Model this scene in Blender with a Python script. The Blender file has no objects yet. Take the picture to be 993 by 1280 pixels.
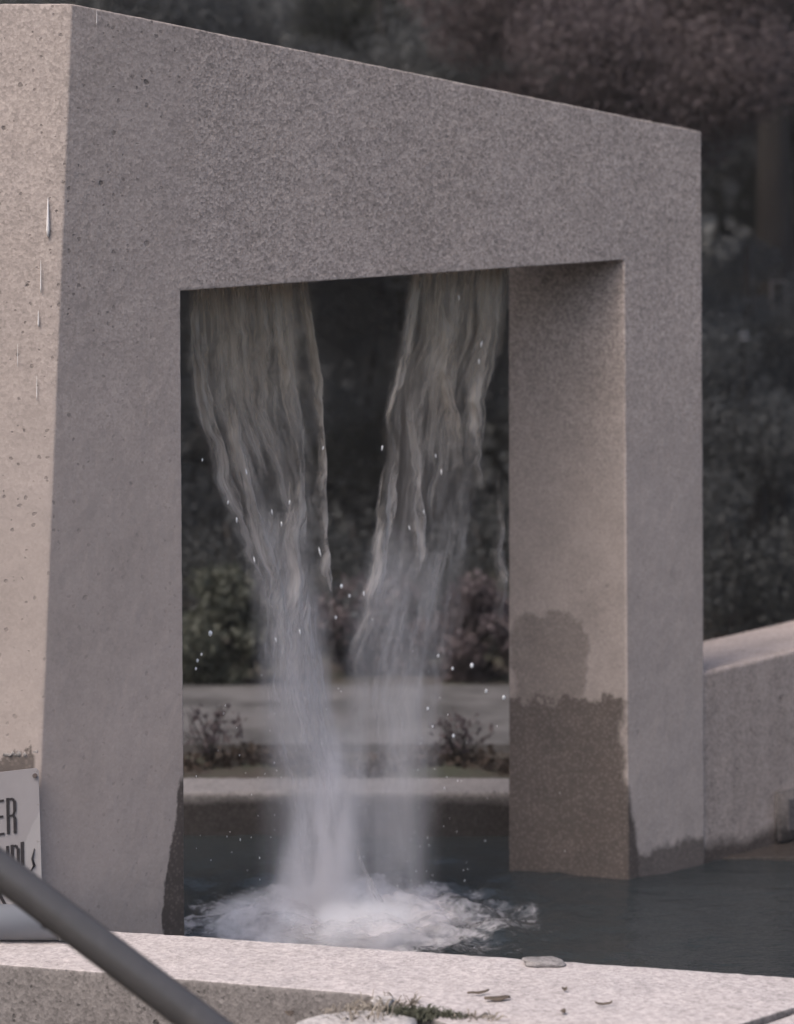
import bpy, bmesh, math, random
import numpy as np
from mathutils import Vector, Matrix, noise as mnoise
R = math.radians
C = bpy.context.scene
COL = C.collection
rng = np.random.default_rng(7)
random.seed(7)

# ------------------------------------------------------------------ camera
EYE = 1.655
FPX = 2200.0                      # focal length in photo pixels (photo 993 px wide)
cam = bpy.data.cameras.new('camera'); camo = bpy.data.objects.new('camera', cam); COL.objects.link(camo)
camo.location = (0, 0, EYE); camo.rotation_euler = (R(90), 0, 0)
cam.sensor_fit = 'HORIZONTAL'; cam.sensor_width = 36; cam.lens = 36*FPX/993
cam.shift_y = -80/993
cam.clip_start = .1; cam.clip_end = 2000
cam.dof.use_dof = True; cam.dof.focus_distance = 5.2; cam.dof.aperture_fstop = 2.2
C.camera = camo
# ------------------------------------------------------------------ light
w = bpy.data.worlds.new('World'); C.world = w; w.use_nodes = True
nt = w.node_tree; bg = nt.nodes['Background']
sky = nt.nodes.new('ShaderNodeTexSky'); sky.sky_type = 'NISHITA'; sky.sun_disc = False
SUN = Vector((-.44, -.38, .82)).normalized()     # towards the sun
sky.sun_elevation = math.asin(SUN.z); sky.sun_rotation = math.atan2(SUN.x, SUN.y)
sky.air_density = 1.0; sky.dust_density = 6.0; sky.ozone_density = 1.0
nt.links.new(sky.outputs[0], bg.inputs[0]); bg.inputs[1].default_value = .118
sun = bpy.data.lights.new('sun', 'SUN'); suno = bpy.data.objects.new('sun', sun); COL.objects.link(suno)
sun.energy = .68; sun.angle = R(24); sun.color = (1, .955, .92)
suno.rotation_euler = SUN.to_track_quat('Z', 'Y').to_euler(); suno.location = (-8, -8, 12)
C.view_settings.view_transform = 'Standard'; C.view_settings.look = 'None'
C.view_settings.exposure = 1.05; C.view_settings.gamma = 1
C.cycles.transparent_max_bounces = 40
C.cycles.volume_step_rate = 1.0; C.cycles.volume_bounces = 4

# ------------------------------------------------------------------ helpers
def at(px, py, Y):
    """the point seen at photo pixel (px,py) at distance Y"""
    return Vector(((px-496.5)/FPX*Y, Y, EYE-(py-560)/FPX*Y))
def tag(o, label=None, cat=None, group=None, kind=None):
    if label: o['label'] = label
    if cat: o['category'] = cat
    if group: o['group'] = group
    if kind: o['kind'] = kind
    return o
def empty(name, loc=(0,0,0), rot=(0,0,0)):
    o = bpy.data.objects.new(name, None); COL.objects.link(o)
    o.location = loc; o.rotation_euler = rot; o.empty_display_size = .1
    return o
def link(name, me, mat=None, parent=None, smooth=False):
    o = bpy.data.objects.new(name, me); COL.objects.link(o)
    if mat: me.materials.append(mat)
    if parent: o.parent = parent
    if smooth:
        me.polygons.foreach_set('use_smooth', [True]*len(me.polygons))
    return o
def bobj(name, bm, mat=None, parent=None, smooth=False):
    bmesh.ops.recalc_face_normals(bm, faces=bm.faces)
    me = bpy.data.meshes.new(name); bm.to_mesh(me); bm.free()
    return link(name, me, mat, parent, smooth)
def npmesh(name, V, F):
    """V (n,3), F (m,k) arrays -> mesh"""
    V = np.asarray(V, np.float32); F = np.asarray(F, np.int32)
    me = bpy.data.meshes.new(name); k = F.shape[1]
    me.vertices.add(len(V)); me.vertices.foreach_set('co', V.ravel())
    me.loops.add(F.size); me.loops.foreach_set('vertex_index', F.ravel())
    me.polygons.add(len(F)); me.polygons.foreach_set('loop_start', np.arange(0, F.size, k, dtype=np.int32))
    me.update(calc_edges=True); me.validate()
    return me
def prism(bm, pts, z0, z1):
    """plan polygon extruded up; z0/z1 numbers or per-vertex lists"""
    n = len(pts)
    z0 = z0 if hasattr(z0, '__len__') else [z0]*n
    z1 = z1 if hasattr(z1, '__len__') else [z1]*n
    a = [bm.verts.new((p[0], p[1], z)) for p, z in zip(pts, z0)]
    b = [bm.verts.new((p[0], p[1], z)) for p, z in zip(pts, z1)]
    bm.faces.new(a[::-1]); bm.faces.new(b)
    for i in range(n):
        j = (i+1) % n; bm.faces.new((a[i], a[j], b[j], b[i]))
def box(bm, x0, x1, y0, y1, z0, z1):
    prism(bm, [(x0,y0),(x1,y0),(x1,y1),(x0,y1)], z0, z1)
def tube(bm, pts, radii, n=12, cap=True):
    pts = [Vector(p) for p in pts]; rings = []
    for i, p in enumerate(pts):
        t = (pts[min(i+1, len(pts)-1)]-pts[max(i-1, 0)]).normalized()
        u = t.cross(Vector((0,0,1)) if abs(t.z) < .95 else Vector((1,0,0))).normalized(); v = t.cross(u)
        r = radii[i] if hasattr(radii, '__len__') else radii
        rings.append([bm.verts.new(p+(u*math.cos(a)+v*math.sin(a))*r) for a in [2*math.pi*k/n for k in range(n)]])
    for a, b in zip(rings, rings[1:]):
        for k in range(n): bm.faces.new((a[k], a[(k+1)%n], b[(k+1)%n], b[k]))
    if cap: bm.faces.new(rings[0][::-1]); bm.faces.new(rings[-1])
def quad_solid(bm, pts, quads, z0, z1):
    """solid over plan quads that share points; z1 a number or one height per point"""
    n = len(pts); z1 = z1 if hasattr(z1, '__len__') else [z1]*n
    lo = [bm.verts.new((p[0], p[1], z0)) for p in pts]; hi = [bm.verts.new((p[0], p[1], z)) for p, z in zip(pts, z1)]
    cnt = {}
    for q in quads:
        bm.faces.new([lo[k] for k in q][::-1]); bm.faces.new([hi[k] for k in q])
        for a, b in zip(q, q[1:]+q[:1]): cnt.setdefault(frozenset((a, b)), []).append((a, b))
    for e in cnt.values():
        if len(e) == 1: a, b = e[0]; bm.faces.new((lo[a], lo[b], hi[b], hi[a]))
def fine(bm, step):
    """cut an all-quad solid into a mesh of near-square cells about step wide"""
    bm.edges.index_update(); par = list(range(len(bm.edges)))
    def find(a):
        while par[a] != a: a = par[a]
        return a
    for f in bm.faces:
        e = [l.edge.index for l in f.loops]
        for a, b in ((0,2),(1,3)): par[find(e[a])] = find(e[b])
    ln = {}
    for e in bm.edges: k = find(e.index); ln[k] = max(ln.get(k, 0), e.calc_length())
    patches = []
    for f in bm.faces:
        e = [l.edge.index for l in f.loops]
        patches.append(([l.vert.co.copy() for l in f.loops], max(1, math.ceil(ln[find(e[0])]/step)), max(1, math.ceil(ln[find(e[1])]/step))))
    bm.clear()
    for (p0,p1,p2,p3), nu, nv in patches:
        g = []
        for q in range(nv+1):
            t = q/nv; a = p0.lerp(p3, t); b = p1.lerp(p2, t)
            g.append([bm.verts.new(a.lerp(b, r_/nu)) for r_ in range(nu+1)])
        for q in range(nv):
            for r_ in range(nu): bm.faces.new((g[q][r_], g[q][r_+1], g[q+1][r_+1], g[q+1][r_]))
    bmesh.ops.remove_doubles(bm, verts=bm.verts[:], dist=1e-5)
def weather(o, amp=.004, size=.05, edge=.008):
    """cast concrete: slightly uneven faces and chipped, rounded arrises"""
    m = o.modifiers.new('edge', 'BEVEL'); m.width = edge; m.segments = 2; m.limit_method = 'ANGLE'; m.angle_limit = R(25)
    for s, a in ((size, amp*.6), (size*5, amp*.7), (size*.4, amp*.5)):
        t = bpy.data.textures.new('chip', 'CLOUDS'); t.noise_scale = s; t.noise_depth = 2
        d = o.modifiers.new('chip', 'DISPLACE'); d.texture = t; d.strength = a; d.mid_level = .5; d.texture_coords = 'LOCAL'

# ------------------------------------------------------------------ material helpers
class NT:
    def __init__(s, name):
        s.m = bpy.data.materials.new(name); s.m.use_nodes = True; s.t = s.m.node_tree
        s.t.nodes.clear(); s.out = s.n('ShaderNodeOutputMaterial')
        s.co = s.n('ShaderNodeTexCoord').outputs['Object']
    def n(s, ty, **k):
        x = s.t.nodes.new(ty)
        for a, v in k.items(): setattr(x, a, v)
        return x
    def l(s, a, b): s.t.links.new(a, b)
    def put(s, sock, v):
        if hasattr(v, 'is_output'): s.l(v, sock)
        else: sock.default_value = v
    def math(s, op, a, b=0.0, c=None, clamp=False):
        x = s.n('ShaderNodeMath', operation=op, use_clamp=clamp)
        s.put(x.inputs[0], a); s.put(x.inputs[1], b)
        if c is not None: s.put(x.inputs[2], c)
        return x.outputs[0]
    def map(s, v, a, b, c=0.0, d=1.0, smooth=False):
        x = s.n('ShaderNodeMapRange'); x.clamp = True
        if smooth: x.interpolation_type = 'SMOOTHSTEP'
        s.put(x.inputs['Value'], v); s.put(x.inputs['From Min'], a); s.put(x.inputs['From Max'], b)
        s.put(x.inputs['To Min'], c); s.put(x.inputs['To Max'], d)
        return x.outputs[0]
    def scale(s, vec, k, off=(0,0,0)):
        x = s.n('ShaderNodeMapping'); s.l(vec, x.inputs[0]); x.inputs['Scale'].default_value = k; x.inputs['Location'].default_value = off
        return x.outputs[0]
    def noise(s, sc, det=4, rough=.6, vec=None, dist=0.0):
        x = s.n('ShaderNodeTexNoise'); s.l(vec if vec is not None else s.co, x.inputs['Vector'])
        x.inputs['Scale'].default_value = sc; x.inputs['Detail'].default_value = det; x.inputs['Roughness'].default_value = rough
        x.inputs['Distortion'].default_value = dist
        return x.outputs['Fac']
    def vor(s, sc, vec=None, out='Distance', feature='F1'):
        x = s.n('ShaderNodeTexVoronoi', feature=feature); s.l(vec if vec is not None else s.co, x.inputs['Vector']); x.inputs['Scale'].default_value = sc
        return x.outputs[out]
    def mix(s, f, a, b, blend='MIX'):
        x = s.n('ShaderNodeMix', data_type='RGBA', blend_type=blend); s.put(x.inputs[0], f)
        for i, v in ((6, a), (7, b)):
            if hasattr(v, 'is_output'): s.l(v, x.inputs[i])
            else: x.inputs[i].default_value = (*v[:3], 1)
        return x.outputs[2]
    def mulc(s, col, v):
        """colour times a scalar socket"""
        x = s.n('ShaderNodeVectorMath', operation='SCALE'); s.l(col, x.inputs[0]); s.put(x.inputs['Scale'], v)
        return x.outputs[0]
    def xyz(s):
        x = s.n('ShaderNodeSeparateXYZ'); s.l(s.co, x.inputs[0]); return x.outputs
    def bsdf(s, col, rough=.8, bump=None, dist=.01, strength=1.0, spec=.3, trans=None):
        b = s.n('ShaderNodeBsdfPrincipled')
        if hasattr(col, 'is_output'): s.l(col, b.inputs['Base Color'])
        else: b.inputs['Base Color'].default_value = (*col[:3], 1)
        s.put(b.inputs['Roughness'], rough); b.inputs['Specular IOR Level'].default_value = spec
        if bump is not None:
            bp = s.n('ShaderNodeBump'); s.l(bump, bp.inputs['Height']); bp.inputs['Distance'].default_value = dist; bp.inputs['Strength'].default_value = strength
            s.l(bp.outputs[0], b.inputs['Normal'])
        s.l(b.outputs[0], s.out.inputs['Surface'])
        return b

def concrete(name, col=(.32,.29,.285), wet=None, grit=1.0, upper=False, streak=0.0, pit=1.0):
    g = NT(name)
    big = g.noise(1.3, 5, .6); mid = g.noise(7, 6, .65); fine = g.noise(130, 3, .7); med = g.noise(45, 4, .7)
    cells = g.vor(110, out='Color'); cd = g.vor(110)
    sp = g.n('ShaderNodeSeparateColor'); g.l(cells, sp.inputs[0])
    wv = g.n('ShaderNodeVectorMath', operation='MULTIPLY_ADD')          # ragged coordinates for the bug holes
    wn = g.n('ShaderNodeTexNoise'); g.l(g.co, wn.inputs['Vector']); wn.inputs['Scale'].default_value = 70
    g.l(wn.outputs['Color'], wv.inputs[0]); wv.inputs[1].default_value = (.012,.012,.012); g.l(g.co, wv.inputs[2])
    def holes(sc, r, power):
        c = g.n('ShaderNodeSeparateColor'); g.l(g.vor(sc, wv.outputs[0], 'Color'), c.inputs[0])
        rad = g.math('MULTIPLY', g.math('POWER', c.outputs[0], power), r)
        return g.map(g.math('SUBTRACT', g.vor(sc, wv.outputs[0]), rad), -.05, .02, 1, 0)
    pits = g.math('MULTIPLY', holes(19, .20, 9.0), .85); pits2 = g.math('MULTIPLY', holes(60, .42, 7.0), .55)
    p = g.math('MULTIPLY', g.math('MAXIMUM', pits, pits2), pit)
    gr = grit
    if upper:                                        # exposed aggregate in the upper half, fairer faced below
        z = g.xyz()[2]
        gr = g.math('MULTIPLY', g.map(g.math('ADD', z, g.math('MULTIPLY', mid, .9)), 1.9, 2.7, .5, 1.85), g.math('MULTIPLY', g.map(g.xyz()[0], .44, .50, .60, 1), grit))
    if upper: p = g.math('MULTIPLY', p, g.map(g.math('ADD', g.xyz()[2], g.math('MULTIPLY', g.xyz()[0], -3)), 1.0, 1.9, .35, 1))
    a = g.math('MULTIPLY', g.math('SUBTRACT', sp.outputs[0], .5), .42)
    a = g.math('ADD', a, g.math('MULTIPLY', g.math('SUBTRACT', fine, .5), .9))
    a = g.math('ADD', a, g.math('MULTIPLY', g.math('SUBTRACT', med, .5), .7))
    v = g.math('MULTIPLY', a, gr)
    v = g.math('ADD', v, g.math('MULTIPLY', g.math('SUBTRACT', big, .5), .40))
    v = g.math('ADD', v, g.math('MULTIPLY', g.math('SUBTRACT', mid, .5), .40))
    if streak:
        st = g.noise(1, 4, .6, g.scale(g.co, (9, 9, .5)))
        v = g.math('ADD', v, g.math('MULTIPLY', g.math('SUBTRACT', st, .5), streak))
    v = g.math('ADD', v, 1.0)
    v = g.math('MULTIPLY', v, g.map(p, 0, 1, 1, .32))
    base = g.mulc(g.mix(g.noise(2.3, 4), col, (col[0]*.98, col[1]*1.0, col[2]*1.04)), v)
    rough = .85
    if wet is not None:
        mask = wet(g)
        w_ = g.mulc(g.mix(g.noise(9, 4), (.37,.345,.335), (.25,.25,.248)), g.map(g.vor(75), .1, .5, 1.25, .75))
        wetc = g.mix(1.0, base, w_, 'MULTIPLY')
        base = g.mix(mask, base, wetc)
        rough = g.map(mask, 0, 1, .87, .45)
    h = g.math('ADD', g.math('MULTIPLY', fine, .3), g.math('ADD', g.math('MULTIPLY', cd, .35), g.math('MULTIPLY', med, .25)))
    h = g.math('MULTIPLY', h, gr)
    h = g.math('SUBTRACT', h, g.math('MULTIPLY', p, 1.2))
    g.bsdf(base, rough, h, .0028, .8, .25)
    return g.m

# ------------------------------------------------------------------ portal frame of reference
# local axes: u along the front face (x), v back into it (y), w up (z, water level = 0)
A0 = Vector((-1.02, 5.26, 0)); YAW = math.atan2(1.74, 2.2416)
MP = Matrix.Translation(A0) @ Matrix.Rotation(YAW, 4, 'Z'); MPI = MP.inverted()
def loc_uv(px, py, v=0.0):
    """where the view ray of photo pixel (px,py) meets the plane v = const, in portal coordinates"""
    o = MPI @ Vector((0,0,EYE)); d = (MPI.to_3x3() @ (at(px, py, 1.0)-Vector((0,0,EYE))))
    t = (v-o.y)/d.y
    return o + d*t

def wet_shade_portal(g):
    x, y, z = g.xyz()
    n1 = g.math('SUBTRACT', g.noise(9, 5, .6), .5); n2 = g.math('SUBTRACT', g.noise(30, 4, .6), .5)
    nn = g.math('ADD', g.math('MULTIPLY', n1, .21), g.math('MULTIPLY', n2, .05))
    nv = g.math('SUBTRACT', g.noise(1, 4, .65, g.scale(g.co, (17,17,2.2))), .5)
    zz = g.math('ADD', z, g.math('ADD', nn, g.math('MULTIPLY', nv, .11))); xx = g.math('ADD', x, g.math('MULTIPLY', nn, .32))
    right = g.map(x, 1.2, 1.21)
    # soaked foot of the right pier
    bound = g.math('ADD', 2.405, g.math('MULTIPLY', g.map(z, .05, .40, .10, 0), .75))
    m1 = g.math('MULTIPLY', g.map(zz, .675, .715, 1, 0, True), g.map(g.math('SUBTRACT', xx, bound), -.014, .014, 1, 0, True))
    # splash patch above it
    ex = g.math('DIVIDE', g.math('SUBTRACT', xx, 2.245), .088); ez = g.math('DIVIDE', g.math('SUBTRACT', zz, .84), .20)
    d = g.math('ADD', g.math('POWER', g.math('ABSOLUTE', ex), 3.5), g.math('POWER', g.math('ABSOLUTE', ez), 3.5))
    m2 = g.map(d, .55, 1.25, .72, 0, True)
    m = g.math('MULTIPLY', g.math('MAXIMUM', m1, m2), right)
    m = g.math('MAXIMUM', m, g.map(g.math('SUBTRACT', g.math('ADD', z, g.math('MULTIPLY', nn, .55)), g.map(x, 2.46, 2.85, .09, .115)), -.012, .012, .85, 0))
    # strip down the left pier's inner edge
    f = g.math('SUBTRACT', .432, g.map(z, .25, .66, .062, 0))
    m4 = g.math('MULTIPLY', g.math('MULTIPLY', g.map(g.math('SUBTRACT', xx, f), -.004, .004), g.map(x, 1.2, 1.21, 1, 0)), g.map(z, .60, .63, 1, 0))
    m = g.math('MAXIMUM', m, m4)
    # dark band painted for the shade under the ledge on the lit side
    m5 = g.math('MULTIPLY', g.math('MULTIPLY', g.map(zz, .655, .67), g.map(zz, .735, .75, .85, 0)), g.map(y, .010, .016))
    m5 = g.math('MULTIPLY', m5, g.map(x, .04, .05, 1, 0))
    # shade of the splayed reveal, painted as an all-over darkening
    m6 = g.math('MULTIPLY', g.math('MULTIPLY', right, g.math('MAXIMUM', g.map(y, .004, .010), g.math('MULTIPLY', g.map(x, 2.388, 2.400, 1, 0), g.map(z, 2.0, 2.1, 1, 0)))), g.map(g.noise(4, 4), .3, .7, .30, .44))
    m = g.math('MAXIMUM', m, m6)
    return g.math('MAXIMUM', m, m5)
M_PORTAL = concrete('portal_concrete', (.348,.294,.266), wet_shade_portal, .72, True, 0)

# ------------------------------------------------------------------ setting: ground with the pool pit, water, path
def ground():
    g = NT('soil')
    n = g.noise(3, 6, .65); n2 = g.noise(25, 5, .7)
    col = g.mix(n2, (.030,.024,.020), (.085,.068,.056)); col = g.mix(g.map(n, .45, .6), col, (.05,.052,.035))
    g.bsdf(col, .95, n2, .03, 1.0)
    pit = [(-2.4,5.4),(3.2,4.05),(3.4,9.1),(1.5,7.65),(-2.4,7.65)]
    bm = bmesh.new()
    def gz(y): return .03 if y < 5.6 else .17
    inner = [bm.verts.new((x,y,gz(y))) for x,y in pit]
    low = [bm.verts.new((x,y,-.6)) for x,y in pit]
    outer = [bm.verts.new((x,y,z)) for x,y,z in ((-600,-100,.03),(600,-100,.03),(600,900,.17),(300,900,.17),(-600,900,.17))]
    for i in range(5):
        j = (i+1)%5
        bm.faces.new((inner[i], inner[j], low[j], low[i])); bm.faces.new((outer[i], outer[j], inner[j], inner[i]))
    bm.faces.new(low)
    return tag(bobj('ground', bm, g.m), kind='structure')
ground()

SPL = Vector((-.17, 6.28, 0))       # where the two falls meet the pool
def water():
    g = NT('pool_water')
    cx = g.xyz()
    dx = g.math('MULTIPLY', g.math('SUBTRACT', cx[0], SPL.x), .86); dy = g.math('SUBTRACT', cx[1], SPL.y-.12)
    r = g.math('SQRT', g.math('ADD', g.math('MULTIPLY', dx, dx), g.math('MULTIPLY', dy, dy)))
    nf = g.noise(5, 6, .62, dist=.8)
    nf2 = g.noise(26, 4, .6, dist=1.2)
    f = g.math('ADD', g.math('MULTIPLY', nf, .75), g.math('MULTIPLY', nf2, .35))
    foam = g.map(g.math('SUBTRACT', f, g.map(r, .10, .72, .28, .82)), -.14, .22, 0, 1, True)
    col = g.mix(foam, (.022,.026,.028), (.45,.43,.445))
    bump = g.math('ADD', g.noise(7, 4, .55, g.scale(g.co, (1, 2.2, 1))), g.math('MULTIPLY', g.noise(30, 3, .5, g.scale(g.co, (1, 2, 1))), .3))
    b = g.bsdf(col, g.map(foam, 0, 1, .10, .7), bump, .022, .55, .5)
    b.inputs['IOR'].default_value = 1.33
    nx, ny = 220, 190
    xs = np.linspace(-2.5, 3.4, nx); ys = np.linspace(4.3, 9.1, ny)
    V = []
    for y in ys:
        for x in xs:
            d = math.hypot((x-SPL.x)*.9, y-SPL.y)
            a = .05*math.exp(-(d/.55)**2)+.012*math.exp(-(d/1.4)**2)+.0022
            p = Vector((x*4.2, y*5.5, .3))
            z = a*(mnoise.noise(p)*1.2+.6*mnoise.noise(p*2.3)+.35*mnoise.noise(p*5))
            z += .006*math.sin(d*24)*math.exp(-d*1.3)
            V.append((x, y, z))
    idx = np.arange(nx*ny).reshape(ny, nx)
    F = np.stack([idx[:-1,:-1], idx[:-1,1:], idx[1:,1:], idx[1:,:-1]], -1).reshape(-1, 4)
    return tag(link('pool_water', npmesh('pool_water', V, F), g.m, smooth=True), kind='structure')
water()

def path():
    g = NT('path_paving')
    n = g.noise(9, 6, .7); sh = g.noise(2.5, 5, .6)
    col = g.mix(g.map(sh, .40, .62), (.098,.092,.092), (.045,.042,.041)); col = g.mulc(col, g.map(n, .2, .8, .8, 1.2))
    g.bsdf(col, .9, n, .01, .6)
    bm = bmesh.new(); prism(bm, [(-8,8.56),(9,8.56),(9,10.7),(-8,10.7)], .05, .215)
    return tag(bobj('path', bm, g.m), kind='structure')
path()

# ------------------------------------------------------------------ concrete portal
def portal():
    root = empty('concrete_portal', A0, (0,0,YAW))
    tag(root, 'tall angular concrete portal with a square opening that water falls through', 'fountain structure')
    L = 2.838; lo = -.6
    at_top = loc_uv(90, 4); ab = loc_uv(43, 1165)
    k = (at_top.x-ab.x)/(at_top.z-ab.z); ua = lambda w: ab.x+k*(w-ab.z)
    c_top = loc_uv(226, 364); d_top = loc_uv(781, 325); b_top = loc_uv(877, 164)
    cu = loc_uv(229, 700).x; du = loc_uv(783, 600).x
    bm = bmesh.new()
    F = [(ua(lo),lo),(ua(at_top.z),at_top.z),(b_top.x,b_top.z),(loc_uv(882,800).x,lo),(du+.02,lo),(d_top.x,d_top.z),(c_top.x,c_top.z),(cu+.012,lo)]
    sk = .78
    # rear outline: left side runs away parallel to the picture, right reveal is splayed
    r1 = loc_uv(636, 700, .40)
    Bk = [(-1.25,.98,lo),(-1.20,.98,at_top.z),(b_top.x-.12,.42,b_top.z),(L-.12,.42,lo),(r1.x+.003,.40,lo),(r1.x,.40,d_top.z+.13),(cu-.25,.45,c_top.z+.16),(cu-.25,.45,lo)]
    f = [bm.verts.new((u,0,w)) for u,w in F]; b = [bm.verts.new(p) for p in Bk]
    n = len(f)
    for q in ((0,1,6,7),(1,2,5,6),(2,3,4,5)):
        bm.faces.new([f[i] for i in q]); bm.faces.new([b[i] for i in q[::-1]])
    for i in range(n):
        j = (i+1)%n; bm.faces.new((f[i], f[j], b[j], b[i]))
    fine(bm, .019)
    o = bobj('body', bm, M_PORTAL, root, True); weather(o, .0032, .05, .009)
    # rough ledge on the lit side, above the sign
    bm = bmesh.new()
    d = Vector((-.7899, .6132, 0)); nrm = Vector((-.6132, -.7899, 0))
    rings = []
    for i in range(260):
        s = .012+i*.0042; q = Vector((ua(.74),0,0))+d*s
        j = lambda a: a*mnoise.noise(Vector((s*28, a*900, 3)))
        j2 = lambda a, b_: a*mnoise.noise(Vector((s*110, b_, 7)))
        rings.append([bm.verts.new(q+nrm*(-.02)+Vector((0,0,.766))), bm.verts.new(q+nrm*(-.003+j(.008)+j2(.005,1))+Vector((0,0,.748+j(.012)+j2(.006,2)))),
                      bm.verts.new(q+nrm*(-.001+j(.010)+j2(.007,3))+Vector((0,0,.739+j(.010)+j2(.008,4)))), bm.verts.new(q+nrm*(-.02)+Vector((0,0,.730)))])
    for a, c in zip(rings, rings[1:]):
        for k2 in range(4): bm.faces.new((a[k2], a[(k2+1)%4], c[(k2+1)%4], c[k2]))
    bm.faces.new(rings[0]); bm.faces.new(rings[-1][::-1])
    lm = concrete('ledge_mortar', (.25,.228,.215), None, 1.2)
    bobj('ledge', bm, lm, root, True)
    # thin white drip-shaped streaks
    g = NT('white_drip'); g.bsdf((.62,.60,.60), .6)
    def drip(px, y0, y1, wd, left=True):
        bm = bmesh.new()
        pts = []; rr = []
        for i in range(7):
            t = i/6; y = y0+(y1-y0)*t
            if left:
                # on the lit side: plane through the corner, running parallel to the picture
                c = at(px, y, 1.0); c0 = Vector((0,0,EYE)); ray = c-c0
                cw = MP @ Vector((ua(EYE-(y-560)/FPX*5.28),0,0)); Yp = cw.y-.004
                p = MPI @ (c0+ray*(Yp/ray.y))
            else: p = loc_uv(px, y, -.004)
            pts.append(p); rr.append(max(.0003, .62*wd*(t**.6)*(1 if t < .9 else .55)))
        tube(bm, pts, rr, 6); bobj('white_streak', bm, g.m, root, True)
    for a in ((60,246,296,.0095),(51,325,366,.0036),(48,388,408,.0046),(46,470,500,.0024),(22,430,458,.0018)): drip(*a)
    drip(121, 12, 31, .0022, False)
    return root, ua
PORTAL, UA = portal()

# ------------------------------------------------------------------ pool walls
def wet_band(h0, h1):
    def f(g):
        x, y, z = g.xyz(); n1 = g.math('SUBTRACT', g.noise(6, 5, .6), .5)
        zz = g.math('ADD', z, g.math('MULTIPLY', n1, .12))
        return g.map(zz, h0, h1, 1, 0)
    return f
def right_wall():
    root = empty('side_wall', A0, (0,0,YAW))
    tag(root, 'low concrete wall running off to the right from the portal with a pale sloping top', 'wall')
    wt = lambda u: .762+.0895*(u-2.845)
    bm = bmesh.new(); u0, u1 = 2.70, 9.0
    quad_solid(bm, [(u0,.006),(4,.006),(u1,.006),(u1,.70),(4,.70),(u0,.70)], [(0,1,4,5),(1,2,3,4)], -.6, [wt(u0),wt(4),wt(u1),wt(u1)-.055,wt(4)-.055,wt(u0)-.055]); fine(bm, .030)
    o = bobj('wall_body', bm, concrete('wall_concrete', (.305,.252,.225), wet_band(.05,.10), .8, False, .5), root, True); weather(o, .006, .06, .014)
    bm = bmesh.new()
    a = loc_uv(900, 1062, 0).x
    quad_solid(bm, [(a,.02),(a+.28,-.22),(a+1.0,-.62),(a+3,-.8),(a+3,.02),(a+1,.02)], [(0,1,2,5),(5,2,3,4)], -.6, [.008,.018,.026,.03,.035,.033]); fine(bm, .028)
    o = bobj('ledge', bm, concrete('wet_ledge', (.17,.145,.13), wet_band(.5,.6), 1.2), root, True); weather(o, .012, .07, .01)
right_wall()
def outlet_block():
    p = loc_uv(975, 1045, -.018)
    root = empty('drain_block', MP @ Vector((p.x, -.018, .03)), (0,0,YAW))
    tag(root, 'small dark square block on the wet ledge at the right wall', 'block')
    bm = bmesh.new(); box(bm, 0, .26, 0, .05, 0, .205)
    bmesh.ops.bevel(bm, geom=bm.edges[:], offset=.005, segments=2, affect='EDGES')
    bobj('block_body', bm, concrete('dark_block', (.10,.088,.085), None, 1.0), root, True)
    bm = bmesh.new(); box(bm, .05, .21, -.004, .002, .04, .17)
    bmesh.ops.bevel(bm, geom=bm.edges[:], offset=.002, segments=1, affect='EDGES')
    g = NT('dull_steel'); g.bsdf((.12,.11,.11), .5); bobj('cover_plate', bm, root.children[0].data.materials[0], root)
outlet_block()
def rear_wall():
    bm = bmesh.new(); box(bm, -2.9, 1.6, 7.507, 7.83, -.6, .188); fine(bm, .028)
    def both(g):
        x, y, z = g.xyz(); n1 = g.math('SUBTRACT', g.noise(5, 5, .6), .5)
        return g.map(g.math('ADD', z, g.math('MULTIPLY', n1, .07)), .13, .17, 1, 0)
    o = bobj('pool_rear_wall', bm, concrete('rear_concrete', (.165,.150,.146), both, 1.0), None, True); weather(o, .008, .06, .015)
    tag(o, 'low wet concrete wall across the back of the pool behind the falls', 'wall')
rear_wall()
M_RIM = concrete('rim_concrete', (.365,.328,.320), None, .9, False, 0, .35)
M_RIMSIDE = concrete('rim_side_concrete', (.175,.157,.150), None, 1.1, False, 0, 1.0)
def rim():
    bm = bmesh.new()
    quad_solid(bm, [(-2.5,5.527),(.1,4.8996),(1.25,4.622),(.408,3.953),(-.075,4.526),(-2.5,5.16)], [(0,1,4,5),(1,2,3,4)], -.6, .25); fine(bm, .018)
    o = bobj('pool_rim', bm, M_RIM, None, True); weather(o, .006, .05, .012)
    o.data.materials.append(M_RIMSIDE)          # darker, more pitted side; smooth paler top
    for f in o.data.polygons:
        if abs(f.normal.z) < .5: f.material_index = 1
    tag(o, 'pale broad concrete rim along the front edge of the pool', 'pool rim')
    bm = bmesh.new()
    quad_solid(bm, [(1.268,4.612),(3.4,4.10),(3.4,3.0),(1.25,3.0),(.428,3.935)][0:1]+[(3.4,4.10),(3.4,3.0),(.428,3.935)], [(0,1,2,3)], -.6, .247); fine(bm, .025)
    o = bobj('corner_slab', bm, M_RIM, None, True); weather(o, .006, .05, .012)
    tag(o, 'pale concrete slab cut by a joint at the bottom right corner', 'slab')
rim()

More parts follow.
